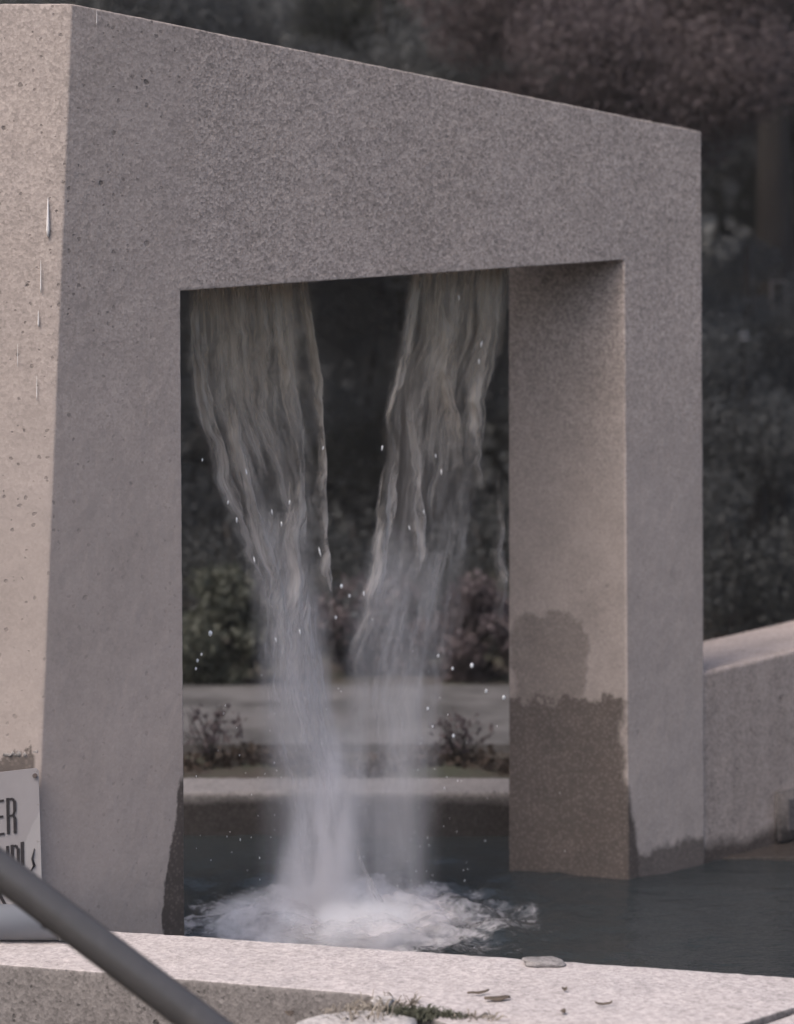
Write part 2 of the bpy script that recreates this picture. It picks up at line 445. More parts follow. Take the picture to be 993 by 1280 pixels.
# ------------------------------------------------------------------ sign, pipe, handrail
def sign():
    S = 1/FPX*5.23
    P = at(48, 960, 5.195)
    yaw = 0
    root = empty('warning_sign', P, (0, R(-3), 0))       # origin: top right corner, x left is negative
    tag(root, 'white metal warning sign with black condensed capitals on the pale side of the portal', 'sign')
    g = NT('sign_enamel'); n = g.noise(14, 5, .6)
    x, y, z = g.xyz()
    rust = g.math('MULTIPLY', g.map(g.noise(38, 4, .7), .62, .68), g.map(x, -.02, -.008))
    pale_diag = g.map(g.math('ADD', z, g.math('ADD', g.math('MULTIPLY', x, -1.9), g.math('MULTIPLY', n, .05))), -.10, -.09, 1, 0)  # plate paler below a diagonal
    col = g.mix(pale_diag, (.255,.240,.250), (.305,.290,.298)); col = g.mix(g.math('MULTIPLY', rust, .6), col, (.10,.07,.05))
    col = g.mulc(col, g.map(n, .3, .7, .94, 1.04))
    g.bsdf(col, .45, n, .002, .3)
    bm = bmesh.new(); wd, h = .56, .405
    # right edge kept in line with the corner of the portal
    prof = [(-wd,0),(-.008,0),(0,-.008),(-.009,-h+.01),(-.015,-h),(-wd,-h)]
    prof = [(a, b+a*.06) for a, b in prof]
    f = [bm.verts.new((a,0,b)) for a,b in prof]; k = [bm.verts.new((a,.004,b)) for a,b in prof]
    bm.faces.new(f); bm.faces.new(k[::-1])
    for i in range(6): j=(i+1)%6; bm.faces.new((f[i],k[i],k[j],f[j]))
    bobj('plate', bm, g.m, root)
    gi = NT('black_paint'); gi.bsdf(gi.mix(gi.noise(60,4), (.016,.014,.016), (.04,.036,.04)), .5)
    ST = .0085
    def letter(strokes, x, ztop, w_, h_):
        bm = bmesh.new()
        for (x0,z0,x1,z1,t) in strokes:
            a = Vector((x+x0*w_, 0, ztop-(1-z0)*h_)); b = Vector((x+x1*w_, 0, ztop-(1-z1)*h_))
            d = (b-a).normalized(); pr = Vector((-d.z,0,d.x))*t/2
            q = [bm.verts.new(v_+Vector((0,yy,0))) for yy in (-.0025,-.0003) for v_ in (a+pr,a-pr,b-pr,b+pr)]
            bm.faces.new(q[:4]); bm.faces.new(q[4:][::-1])
            for i in range(4): j=(i+1)%4; bm.faces.new((q[i],q[i+4],q[j+4],q[j]))
        # lift successive strokes a hair so that crossings never share a plane
        bm.verts.ensure_lookup_table()
        for i, v_ in enumerate(bm.verts): v_.co.y -= .00012*(i//8); v_.co.x += (v_.co.z)*.03; v_.co.z += v_.co.x*.06
        bobj('letter', bm, gi.m, root)
    s, e = ST, ST*.75
    E = [(0,0,0,1,s),(0,.96,1,.96,e),(0,.52,.9,.52,e),(0,.04,1,.04,e)]
    Rr = [(0,0,0,1,s),(0,.96,.75,.96,e),(.75,.96,1,.86,e),(1,.9,1,.6,s),(1,.62,.75,.5,e),(0,.5,.8,.5,e),(.8,.5,1,.4,e),(1,.44,1,0,s)]
    N = [(0,0,0,1,s),(0,1,1,0,s),(1,0,1,1,s)]
    D = [(0,0,0,1,s),(0,.96,.7,.96,e),(.7,.96,1,.84,e),(1,.88,1,.12,s),(1,.16,.7,.04,e),(0,.04,.7,.04,e)]
    X = [(.3,.34,.3,1,s*1.1),(.3,0,.3,.15,s*1.1)]
    K = [(0,0,0,1,s),(0,.42,1,1,s),(.25,.52,1,0,s)]
    H = .106
    # pixel -> sign coordinates (sign tilt folded in)
    def sx(px): return (px-48)*S
    letter(E, sx(-7), -.080, .026, H); letter(Rr, sx(9), -.078, .020, H)
    letter(N, sx(-4.5), -.219, .0285, H); letter(D, sx(13.2), -.217, .0175, H); letter(X, sx(23.8), -.212, .016, H)
    letter(K, sx(-6), -.345+.02, .026, .075)
    # bolt and rusty lower corner
    bm = bmesh.new(); tube(bm, [(-.011,-.006,-.022),(-.011,.001,-.022)], .007, 10)
    gb = NT('rusty_bolt'); gb.bsdf((.10,.08,.075), .7); bobj('bolt', bm, gb.m, root)
    bm = bmesh.new()
    tube(bm, [(.006,-.001,-.225),(-.002,-.0015,-.255),(.003,-.0015,-.275),(-.008,-.001,-.29)], [.0015,.003,.0045,.002], 6)
    bmesh.ops.translate(bm, verts=bm.verts[:], vec=(-.030,-.001,-.012)); bobj('rust_stain', bm, gi.m, root, True)
sign()
def pipe():
    root = empty('grey_pipe', (-1.0, 5.02, .252))
    tag(root, 'pale grey pipe lying on the rim below the white sign', 'pipe')
    g = NT('pipe_paint'); n = g.noise(12, 5)
    g.bsdf(g.mix(n, (.20,.202,.215), (.26,.262,.275)), .4, n, .003, .3)
    bm = bmesh.new(); tube(bm, [(-1.3,0,.05),(.04,0,.05)], .05, 40); bobj('tube', bm, g.m, root, True)
    bm = bmesh.new(); tube(bm, [(.0405,0,.05),(.058,0,.05),(.070,0,.05)], [.053,.053,.045], 32); bobj('end_cap', bm, g.m, root, True)
pipe()
def handrail():
    RY = 3.7; a = at(0, 1088, RY); b = at(255, 1281, RY); d = b-a
    g = NT('rail_paint'); n = g.noise(40, 5, .6)
    col = g.mulc(g.mix(g.map(g.noise(7,4), .55, .7), (.062,.058,.059), (.095,.088,.086)), g.map(n, .2, .8, .85, 1.15))
    g.bsdf(col, .38, n, .002, .35, .5)
    root = empty('handrail', (a.x, a.y, .03))
    tag(root, 'dark grey tubular handrail slanting down across the lower left foreground', 'handrail')
    M = Matrix.Translation(-root.location)
    T = lambda p: tuple(M @ Vector(p))
    r = .0375
    top = a-d*1.1; end = b+d*1.2
    bm = bmesh.new(); pts = []
    for i in range(25):
        t = i/24; p = top.lerp(end, t); p.z -= .018*math.sin(t*6.0)*0 ; pts.append(T(p))
    tube(bm, pts, r, 32); bobj('rail', bm, g.m, root, True)
    for q in (top.lerp(end, .03), top.lerp(end, .95)):
        bm = bmesh.new(); tube(bm, [T((q.x,q.y,.031)), T((q.x,q.y,q.z-.005))], .021, 20); bobj('post', bm, g.m, root, True)
        bm = bmesh.new(); tube(bm, [T((q.x,q.y,.0305)), T((q.x,q.y,.042))], .055, 24); bobj('base_flange', bm, g.m, root)
    q = at(57, 1156, RY)
    bm = bmesh.new(); tube(bm, [T(q+Vector((.004,0,.006))), T(q+Vector((-.003,0,-.006)))], .0085, 8); bobj('bolt', bm, gb_dark(), root, True)
def gb_dark():
    g = NT('dark_bolt'); g.bsdf((.03,.028,.03), .6); return g.m
handrail()

# ------------------------------------------------------------------ bits on the rim
def rock(name, p, sx, sy, sz, mat, seed, label, cat):
    bm = bmesh.new(); bmesh.ops.create_icosphere(bm, subdivisions=4, radius=1)
    for v in bm.verts:
        n = mnoise.noise(v.co*1.3+Vector((seed,0,0)))*.28+mnoise.noise(v.co*3.5+Vector((seed,5,0)))*.09
        c = v.co*(1+n); c.z = max(-.7, min(.62, c.z))
        v.co = Vector((c.x*sx, c.y*sy, (c.z+.7)*sz))
    o = bobj(name, bm, mat, None, True); o.location = p
    return tag(o, label, cat)
M_STONE = concrete('stone', (.20,.185,.18), None, 1.0)
M_PALE = concrete('pale_stone', (.36,.335,.325), None, 1.0, pit=.4)
def on_rim(px, py): return at(px, py, (EYE-.25)*FPX/(py-560))
p = on_rim(680, 1206); rock('flat_stone', (p.x, p.y, .249), .058, .035, .012, M_STONE, 3, 'thin flat grey stone lying on the back edge of the rim', 'stone')
rock('pale_boulder', (-.12, 4.27, .03), .19, .145, .171, M_PALE, 8, 'pale rounded boulder by the weeds at the bottom edge', 'boulder')
p = on_rim(479, 1258); rock('pale_stone', (p.x, p.y, .249), .030, .02, .018, M_PALE, 5, 'small pale stone half hidden in the dry stalks of the weed clump', 'stone')
def weeds():
    g = NT('weed_green'); n = g.noise(60, 2)
    g.bsdf(g.mix(n, (.040,.044,.030), (.085,.085,.062)), .8)
    gd = NT('weed_dry'); gd.bsdf(gd.mix(gd.noise(40,2), (.14,.12,.10), (.27,.24,.21)), .8)
    def blades(bm, c, n, spread, hgt, flat):
        for _ in range(n):
            a = random.uniform(0, 6.28); rr = spread*math.sqrt(random.random())
            b0 = c+Vector((rr*math.cos(a)*1.5, rr*math.sin(a)*.7, random.uniform(-.01,0)))
            l = hgt*random.uniform(.4,1.1); az = random.uniform(0, 6.28); tl = random.uniform(.3, flat)
            dirv = Vector((math.cos(az)*math.sin(tl), math.sin(az)*math.sin(tl), math.cos(tl)))
            sd = dirv.cross(Vector((random.random(),random.random(),.3))).normalized()*random.uniform(.0012,.0035)
            m = b0+dirv*l*.55; e = b0+dirv*l+Vector((0,0,-l*.35))
            v = [bm.verts.new(q) for q in (b0-sd, b0+sd, m+sd*.9, m-sd*.9, e)]
            bm.faces.new(v[:4]); bm.faces.new((v[3],v[2],v[4]))
    root = empty('weed_clump', (.02, 4.42, .245))
    tag(root, 'scruffy green weed clump with dry stalks growing at the rim edge', 'weed')
    bm = bmesh.new()
    for px, py, k, sp, h in ((515,1268,260,.035,.050),(540,1270,220,.035,.040),(490,1270,120,.03,.045),(570,1272,120,.03,.030)):
        c = on_rim(px, py)-Vector(root.location); blades(bm, c, k, sp, h, 1.4)
    tag(bobj('green_leaves', bm, g.m, root), kind='stuff')
    bm = bmesh.new()
    for px, py, k, sp, h in ((465,1262,90,.045,.07),(500,1256,80,.04,.06),(455,1275,60,.05,.08),(590,1274,50,.04,.05),(430,1268,40,.04,.05)):
        c = on_rim(px, py)-Vector(root.location); blades(bm, c, k, sp, h, 1.6)
    tag(bobj('dry_stalks', bm, gd.m, root), kind='stuff')
weeds()
def litter():
    g = NT('dead_leaf'); g.bsdf(g.mix(g.noise(50,3), (.05,.04,.032), (.13,.10,.08)), .8)
    data = [(598,1245,.030,.004,.3,'thin dark twig lying beside the weeds on the rim','twig'),
            (622,1252,.034,.012,.2,'curled brown leaf lying on the rim right of the weeds','leaf'),
            (706,1241,.007,.006,.0,'small dark speck of debris below the flat stone','debris'),
            (704,1269,.009,.007,.8,'dark crumb of debris lowest on the rim','debris'),
            (755,1259,.022,.003,.1,'faint thin straw lying alone on the rim','straw'),
            (362,1272,.012,.014,.5,'dark dead leaf lying on the rim left of the boulder','leaf')]
    for px, py, a, b, rz, lab, cat in data:
        p = on_rim(px, py); bm = bmesh.new(); nseg = 7; top = []; 
        L_, R_ = [], []
        for i in range(nseg):
            t = i/(nseg-1); ww = b*math.sin(math.pi*(t*.9+.05))**.7*random.uniform(.75,1.1)
            zc = .004+.010*abs(t-.5)*random.uniform(.5,1.3)
            x = (t-.5)*2*a
            L_.append(bm.verts.new((x, ww, zc+.004))); R_.append(bm.verts.new((x, -ww, zc)))
        for i in range(nseg-1): bm.faces.new((L_[i],L_[i+1],R_[i+1],R_[i]))
        o = bobj({'leaf':'dead_leaf','debris':'debris_crumb'}.get(cat, cat), bm, g.m, None, True)
        m = o.modifiers.new('thick','SOLIDIFY'); m.thickness = .0015
        o.location = (p.x, p.y, .251 if py < 1270 else .252); o.rotation_euler = (0,0,rz)
        tag(o, lab, cat)
litter()

# ------------------------------------------------------------------ falling water
def fall_material(seed, strength=1.0):
    g = NT('falling_water')
    uv = g.n('ShaderNodeUVMap'); uv.uv_map = 'UVMap'
    den = g.n('ShaderNodeAttribute', attribute_name='cover').outputs['Fac']
    s1 = g.noise(1, 4, .55, g.scale(uv.outputs[0], (6, 2.4, 1), (seed*3.1, seed, 0)), .6)
    s2 = g.noise(1, 3, .6, g.scale(uv.outputs[0], (15, 4.6, 1), (seed*1.7, seed*2.3, 0)), .5)
    s3 = g.noise(1, 2, .6, g.scale(uv.outputs[0], (44, 9, 1), (seed*.7, seed*1.3, 0)), .3)
    s = g.math('ADD', g.math('ADD', g.math('MULTIPLY', s1, .5), g.math('MULTIPLY', s2, .38)), g.math('MULTIPLY', s3, .15))
    s_ = g.math('ADD', s, g.math('MULTIPLY', g.math('SUBTRACT', den, 1), .17))          # thin water breaks into strands
    a = g.math('MULTIPLY', g.map(s_, .38, .58, .07, .95, True), g.math('MULTIPLY', den, 1.5, clamp=True))
    a = g.math('MULTIPLY', a, strength, clamp=True)
    tr = g.n('ShaderNodeBsdfTransparent')
    df = g.n('ShaderNodeBsdfDiffuse'); tl = g.n('ShaderNodeBsdfTranslucent'); gl = g.n('ShaderNodeBsdfGlossy')
    air = g.n('ShaderNodeAttribute', attribute_name='aeration').outputs['Fac']
    col = g.mix(air, (.46,.385,.30), (.74,.705,.71))
    for q in (df, tl): g.l(col, q.inputs[0])
    gl.inputs[0].default_value = (.8,.78,.76,1); gl.inputs['Roughness'].default_value = .35
    bp = g.n('ShaderNodeBump'); g.l(s, bp.inputs['Height']); bp.inputs['Distance'].default_value = .05
    for q in (df, tl, gl): g.l(bp.outputs[0], q.inputs['Normal'])
    m1 = g.n('ShaderNodeMixShader'); m1.inputs[0].default_value = .45; g.l(df.outputs[0], m1.inputs[1]); g.l(tl.outputs[0], m1.inputs[2])
    m2 = g.n('ShaderNodeMixShader'); m2.inputs[0].default_value = .10; g.l(m1.outputs[0], m2.inputs[1]); g.l(gl.outputs[0], m2.inputs[2])
    m3 = g.n('ShaderNodeMixShader'); g.l(a, m3.inputs[0]); g.l(tr.outputs[0], m3.inputs[1]); g.l(m2.outputs[0], m3.inputs[2])
    g.l(m3.outputs[0], g.out.inputs['Surface'])
    return g.m
WATER_MATS = [fall_material(i+1) for i in range(4)]
def sheet(name, keys, v, mat, parent, wob=.02, dens=1.0, seed=0, tail=.2, nu=28, nz=110):
    """keys: (photo y, left x, right x[, density]) -> a wavy curtain of water hanging at depth v inside the portal"""
    ys = [k[0] for k in keys]
    V, UV, DN, AR = [], [], [], []
    for j in range(nz):
        t = j/(nz-1); y = ys[0]+(ys[-1]-ys[0])*t
        xl = np.interp(y, ys, [k[1] for k in keys]); xr = np.interp(y, ys, [k[2] for k in keys])
        kd = np.interp(y, ys, [k[3] if len(k) > 3 else 1 for k in keys])
        jl = 10*mnoise.noise(Vector((y*.02, seed*7.1, 1)))+3.5*mnoise.noise(Vector((y*.07, seed*7.1, 4)))
        jr = 10*mnoise.noise(Vector((y*.02, seed*3.3, 9)))+3.5*mnoise.noise(Vector((y*.07, seed*2.1, 7)))
        pl = loc_uv(xl+jl*t**.3, y, v); pr = loc_uv(xr+jr*t**.3, y, v)
        for i in range(nu):
            s = i/(nu-1); p = pl.lerp(pr, s)
            bul = math.sin(math.pi*s)
            dv = wob*(mnoise.noise(Vector((s*5+seed, y*.004, seed*2.3)))+.5*mnoise.noise(Vector((s*14+seed, y*.008, 3))))-.05*bul*(.4+.6*t)
            p.y += dv
            V.append(p); UV.append((s*abs(pr.x-pl.x)*2.2+.0, p.z*.8))
            e = min(1, s/.24, (1-s)/.24); e = max(0, e)**.6
            f = min(1, (1-t)/tail) if tail > 0 else 1
            DN.append(dens*kd*e*f); AR.append(min(1, max(0, (y-430)/420)))
    idx = np.arange(nu*nz).reshape(nz, nu)
    F = np.stack([idx[:-1,:-1], idx[:-1,1:], idx[1:,1:], idx[1:,:-1]], -1).reshape(-1,4)
    me = npmesh(name, [tuple(p) for p in V], F)
    uvl = me.uv_layers.new(name='UVMap'); lv = np.zeros(len(me.loops), np.int32); me.loops.foreach_get('vertex_index', lv)
    uvl.data.foreach_set('uv', np.asarray(UV, np.float32)[lv].ravel())
    for nm, arr in (('cover', DN), ('aeration', AR)):
        at_ = me.attributes.new(nm, 'FLOAT', 'POINT'); at_.data.foreach_set('value', np.asarray(arr, np.float32))
    return link(name, me, mat, parent, True)
def falls():
    ml = empty('water_stream', A0, (0,0,YAW))
    tag(ml, 'broad left stream of white water pouring from under the lintel beside the left pier', 'waterfall', 'streams falling inside the portal')
    LK = [(340,226,386,1),(430,226,396,.95),(500,232,402,.8),(560,250,404,.66),(640,276,404,.62),(700,302,406,.68),(790,310,412,.7),(900,326,424,.62),(1000,346,438,.58),(1130,350,446,.45)]
    for i in range(4):
        k2 = [(y, l+random.uniform(-2,9)*(y>400), r-random.uniform(-2,9)*(y>400), d) for y,l,r,d in LK]
        sheet('water_curtain', k2, .18+.035*i, WATER_MATS[i], ml, .03, .62, i+1)
    # heavier ropes within the curtain
    for i, (ks) in enumerate(([(352,270,300),(560,282,304),(660,305,330),(720,322,352),(800,330,372),(960,345,395)],
                              [(352,330,360),(500,345,372),(620,360,388),(700,352,384),(800,350,392),(960,360,410)],
                              [(352,366,386),(480,388,402),(600,394,404),(720,396,409),(840,402,416)],
                              [(352,232,262),(480,236,262),(580,258,285),(660,282,304),(730,308,330),(820,315,345)],
                              [(640,318,380),(720,314,392),(850,316,410),(1000,330,440)])):
        sheet('water_rope', ks, .15+.02*i, WATER_MATS[(i+1)%4], ml, .02, .75 if i < 4 else .6, 11+i, .35, 12, 80)
    mr = empty('water_stream', A0, (0,0,YAW))
    tag(mr, 'right stream of white water pouring from under the lintel beside the right pier', 'waterfall', 'streams falling inside the portal')
    RK = [(328,512,642,1),(420,498,634,.92),(500,478,612,.75),(600,470,606,.60),(680,462,600,.5),(780,438,578,.46),(880,420,552,.36),(1000,420,545,.24),(1130,425,545,.12)]
    for i in range(4):
        k2 = [(y, l+random.uniform(-2,9)*(y>400), r-random.uniform(-2,9)*(y>400), d) for y,l,r,d in RK]
        sheet('water_curtain', k2, .18+.035*i, WATER_MATS[i], mr, .03, .60, i+31)
    for i, (ks) in enumerate(([(338,512,534),(420,500,520),(500,482,502),(600,472,494),(700,462,486),(800,438,466),(900,430,462)],
                              [(338,546,572),(480,540,564),(560,556,576),(620,562,578)],
                              [(335,600,640),(430,596,632),(500,580,606),(560,578,602),(640,588,606)],
                              [(430,505,520),(560,508,522),(680,508,530),(800,520,548)],
                              [(590,616,628,.3),(660,619,632,.6),(720,617,631,.6),(790,608,624,.4)],
                              [(690,470,560),(800,452,556,.8),(900,440,552,.5),(1040,436,548,.2)])):
        sheet('water_rope', ks, .15+.02*i, WATER_MATS[(i+2)%4], mr, .02, .72 if i < 5 else .5, 51+i, .35, 12, 80)
    sheet('splash_jet', [(1050,436,446),(1075,440,450),(1092,448,458),(1106,456,468),(1128,460,480)], .02, WATER_MATS[0], mr, .01, .55, 77, .1, 8, 40)
    return ml, mr
falls()
def blob(bm, keys, v, dv=.16, n=22):
    """closed body from horizontal rings: (photo y, centre x, half width px)"""
    rings = []
    for y, cx, hw in keys:
        c = loc_uv(cx, y, v); e = loc_uv(cx+hw, y, v); r = abs(e.x-c.x)
        rings.append([bm.verts.new(MP @ Vector((c.x+r*math.cos(a), v+min(r*1.0, dv)*math.sin(a), c.z))) for a in [2*math.pi*k/n for k in range(n)]])
    for a, b in zip(rings, rings[1:]):
        for k in range(n): bm.faces.new((a[k], a[(k+1)%n], b[(k+1)%n], b[k]))
    bm.faces.new(rings[0]); bm.faces.new(rings[-1][::-1])
def mist():
    def vol(name, dens, stretch, lo, hi, parts):
        g = NT(name)
        nz = g.noise(1, 4, .6, g.scale(g.co, stretch), .4)
        d = g.map(nz, lo, hi, 0, dens, True)
        # thins out towards the outside of each column of spray
        x, y, z = g.xyz(); fall = None
        for (p0, r0, p1, r1) in parts:
            t = g.math('DIVIDE', g.math('SUBTRACT', z, p1.z), p0.z-p1.z, clamp=True)
            cx = g.math('ADD', g.math('MULTIPLY', t, p0.x-p1.x), p1.x); cy = g.math('ADD', g.math('MULTIPLY', t, p0.y-p1.y), p1.y)
            rr = g.math('ADD', g.math('MULTIPLY', t, r0-r1), r1)
            ax = g.math('DIVIDE', g.math('SUBTRACT', x, cx), rr); ay = g.math('DIVIDE', g.math('SUBTRACT', y, cy), rr)
            q = g.math('SQRT', g.math('ADD', g.math('MULTIPLY', ax, ax), g.math('MULTIPLY', ay, ay)))
            k = g.map(q, .15, 1, 1, 0, True)
            k = g.math('MULTIPLY', k, g.map(z, p0.z-.35, p0.z, 1, 0, True))
            if name == 'spray_mist_air' and p0.x > 1.2: k = g.math('MULTIPLY', k, g.map(z, .25, .95, .12, 1, True))     # the right fall thins out low down
            fall = k if fall is None else g.math('MAXIMUM', fall, k)
        v = g.n('ShaderNodeVolumePrincipled'); v.inputs['Color'].default_value = (.985,.955,.955,1); v.inputs['Anisotropy'].default_value = .2
        g.l(g.math('MULTIPLY', d, fall), v.inputs['Density']); g.l(v.outputs[0], g.out.inputs['Volume'])
        return g.m
    W = lambda px, py: MP @ loc_uv(px, py, .22)
    parts = [(W(352,640), .12, W(398,1150), .24), (W(505,640), .19, W(470,1150), .26)]
    m = vol('spray_mist_air', 4.6, (7,7,1.6), .32, .70, parts)
    bm = bmesh.new(); blob(bm, [(620,440,130),(800,440,150),(1000,440,175),(1165,435,200)], .22, .42, 28)
    tag(bobj('spray_mist', bm, m, None, True), kind='stuff')
    # dense white plume where the falls strike the pool
    parts = [(W(426,880), .10, W(390,1165), .21)]
    m = vol('plume_air', 19, (15,15,3.5), .36, .60, parts)
    bm = bmesh.new(); blob(bm, [(860,418,60),(1000,405,80),(1165,395,120)], .20, .26, 24)
    tag(bobj('spray_plume', bm, m, None, True), kind='stuff')
    # low boil of spray over the surface
    g = NT('boil_air'); x, y, z = g.xyz()
    ax = g.math('DIVIDE', x, .46); ay = g.math('DIVIDE', y, .40); az = g.math('DIVIDE', z, .17)
    q = g.math('SQRT', g.math('ADD', g.math('MULTIPLY', ax, ax), g.math('ADD', g.math('MULTIPLY', ay, ay), g.math('MULTIPLY', az, az))))
    d = g.math('MULTIPLY', g.map(q, .1, 1, 1, 0, True), g.map(g.noise(6, 4, .6), .38, .66, 0, 32, True))
    v = g.n('ShaderNodeVolumePrincipled'); v.inputs['Color'].default_value = (.99,.98,.992,1)
    g.l(d, v.inputs['Density']); g.l(v.outputs[0], g.out.inputs['Volume'])
    bm = bmesh.new(); bmesh.ops.create_icosphere(bm, subdivisions=3, radius=1)
    for q_ in bm.verts: q_.co = Vector((q_.co.x*.46, q_.co.y*.40, q_.co.z*.17))
    o = bobj('spray_boil', bm, g.m, None, True); o.location = SPL+Vector((-.08,-.22,.0)); tag(o, kind='stuff')
mist()
def drops_glints():
    g = NT('drop_glint'); b = g.bsdf((.85,.85,.86), .1, spec=.6)
    bm = bmesh.new()
    spots = [(263,792,3),(247,826,2),(252,818,1.6),(245,836,1.6),(427,733,2.4),(437,745,2),(420,772,2),(590,832,3),(548,820,2),(566,836,2),(608,864,2.2),(630,872,2.4),(535,886,2),(567,920,2.2),(541,908,1.5)]
    for px, py, r in spots:
        p = MP @ loc_uv(px, py, random.uniform(.1,.35)); s = r/FPX*6.1
        bmesh.ops.create_icosphere(bm, subdivisions=1, radius=s*.9, matrix=Matrix.Translation(p) @ Matrix.Diagonal((1,1,1.5,1)))
    for _ in range(220):
        a = random.gauss(0,1); px = 430+a*95; py = random.triangular(760,1180,1130)
        p = MP @ loc_uv(px, py, random.uniform(.0,.4))
        if p.z < .02: p.z = random.uniform(.02,.12)
        s = random.uniform(.0007,.0018)
        bmesh.ops.create_icosphere(bm, subdivisions=1, radius=s, matrix=Matrix.Translation(p) @ Matrix.Diagonal((1,1,random.uniform(1,3),1)))
    for px, py, l in ((308,590,9),(296,650,8),(285,628,6),(340,640,8),(362,628,7),(400,690,14),(404,560,6),(352,655,7),(602,430,10),(599,452,8),(574,372,8),(552,590,9),(545,570,6),(478,560,8),(512,660,7),(318,700,9),(253,575,5),(530,640,6),(455,742,7),(375,790,9),(345,800,7)):  # glints on the streams, put in as slim white drops
        p = MP @ loc_uv(px, py, random.uniform(.06,.12)); s = .0028
        bmesh.ops.create_icosphere(bm, subdivisions=1, radius=1, matrix=Matrix.Translation(p) @ Matrix.Rotation(random.uniform(-.25,.25),4,'Y') @ Matrix.Diagonal((s,s,l/FPX*6*.5,1)))
    tag(bobj('drops_and_glints', bm, g.m, None, True), kind='stuff')
drops_glints()
def foam():
    g = NT('foam'); n = g.noise(14, 6, .65, g.scale(g.co, (.7,1.5,1)), .8)
    at_ = g.n('ShaderNodeAttribute', attribute_name='cover').outputs['Fac']
    a = g.map(g.math('MULTIPLY', g.math('ADD', n, .25), at_), .24, .80, 0, .9, True)
    tr = g.n('ShaderNodeBsdfTransparent'); df = g.n('ShaderNodeBsdfDiffuse'); df.inputs[0].default_value = (.50,.475,.49,1)
    bp = g.n('ShaderNodeBump'); g.l(n, bp.inputs['Height']); bp.inputs['Distance'].default_value = .010; g.l(bp.outputs[0], df.inputs['Normal'])
    mx = g.n('ShaderNodeMixShader'); g.l(a, mx.inputs[0]); g.l(tr.outputs[0], mx.inputs[1]); g.l(df.outputs[0], mx.inputs[2])
    g.l(mx.outputs[0], g.out.inputs['Surface'])
    nx, ny = 150, 110; V = []; D = []
    for j in range(ny):
        for i in range(nx):
            x = -1+2*i/(nx-1); y = -1+2*j/(ny-1); d = math.hypot(x, y)
            e = max(0, 1-d)
            p = Vector((x*4.5, y*6.5, .7))
            h = .018+.060*e**.7*max(0, .55+.8*mnoise.noise(p)+.45*mnoise.noise(p*2.6)+.25*mnoise.noise(p*6))
            V.append((x*.64, y*.54, h*min(1, e*3)+.012)); D.append(min(1, e*2.2)*(.7+.5*mnoise.noise(p*.8+Vector((3,1,0))))*(1 if x > -.1 else max(.45, 1+(x+.1)*.9)))
    idx = np.arange(nx*ny).reshape(ny, nx)
    F = np.stack([idx[:-1,:-1], idx[:-1,1:], idx[1:,1:], idx[1:,:-1]], -1).reshape(-1,4)
    me = npmesh('foam', V, F); q = me.attributes.new('cover','FLOAT','POINT'); q.data.foreach_set('value', np.asarray(D, np.float32))
    o = link('splash_foam', me, g.m, None, True); o.location = SPL+Vector((-.06,-.16,0)); tag(o, kind='stuff')
foam()

# ------------------------------------------------------------------ planting and trees behind
def leaf_mat(name, a, b, rough=.6):
    g = NT(name); gi = g.n('ShaderNodeNewGeometry').outputs['Random Per Island']
    col = g.mix(gi, a, b)
    df = g.n('ShaderNodeBsdfPrincipled'); g.l(col, df.inputs['Base Color']); df.inputs['Roughness'].default_value = rough; df.inputs['Specular IOR Level'].default_value = .25
    tl = g.n('ShaderNodeBsdfTranslucent'); g.l(col, tl.inputs[0]); mx = g.n('ShaderNodeMixShader'); mx.inputs[0].default_value = .45
    g.l(df.outputs[0], mx.inputs[1]); g.l(tl.outputs[0], mx.inputs[2]); g.l(mx.outputs[0], g.out.inputs['Surface']); return g.m
M_DARK = leaf_mat('dark_leaves', (.092,.097,.104), (.120,.124,.126))
M_DEEP = leaf_mat('deep_leaves', (.050,.053,.055), (.068,.071,.071))
M_GREEN = leaf_mat('green_leaves', (.055,.060,.048), (.105,.108,.085))
M_LITL = leaf_mat('lit_leaves', (.10,.10,.088), (.19,.18,.155))  # light on the lit clumps, put into a paler leaf colour
M_RED = leaf_mat('plum_leaves', (.090,.072,.076), (.125,.100,.105))
def bark():
    g = NT('bark'); n = g.noise(1, 5, .65, g.scale(g.co, (14,14,2.5)))
    g.bsdf(g.mix(n, (.014,.012,.012), (.05,.044,.042)), .9, n, .03, 1); return g.m
M_BARK = bark()
def leaf_cloud(centres, radii, n, size, name):
    """n rhombic leaves spread through ellipsoidal clumps, outer shell favoured"""
    centres = np.asarray(centres, float); radii = np.asarray(radii, float)
    if radii.ndim == 1: radii = np.repeat(radii[:,None], 3, 1)
    wgt = radii.prod(1)**(2/3); k = rng.choice(len(centres), n, p=wgt/wgt.sum())
    d = rng.normal(size=(n,3)); d /= np.linalg.norm(d, axis=1)[:,None]
    rr = rng.random(n)**.45
    P = centres[k]+d*rr[:,None]*radii[k]
    t = rng.normal(size=(n,3)); t[:,2] -= .4; t /= np.linalg.norm(t, axis=1)[:,None]
    s = np.cross(t, rng.normal(size=(n,3))); s /= np.linalg.norm(s, axis=1)[:,None]
    L = size*rng.uniform(.6,1.4,n)[:,None]; W_ = L*rng.uniform(.28,.45,n)[:,None]
    V = np.stack([P, P+t*L*.5+s*W_, P+t*L, P+t*L*.5-s*W_], 1).reshape(-1,3)
    F = np.arange(4*n).reshape(n,4)
    return npmesh(name, V, F)
def clumps(c, R3, n, r):
    out = []; rad = []
    for _ in range(n):
        d = rng.normal(size=3); d /= np.linalg.norm(d); q = rng.random()**.4
        out.append(np.array(c)+d*q*np.array(R3)); f = rng.uniform(.6,1.3)*r; rad.append((f, f, f*.7))
    return out, rad
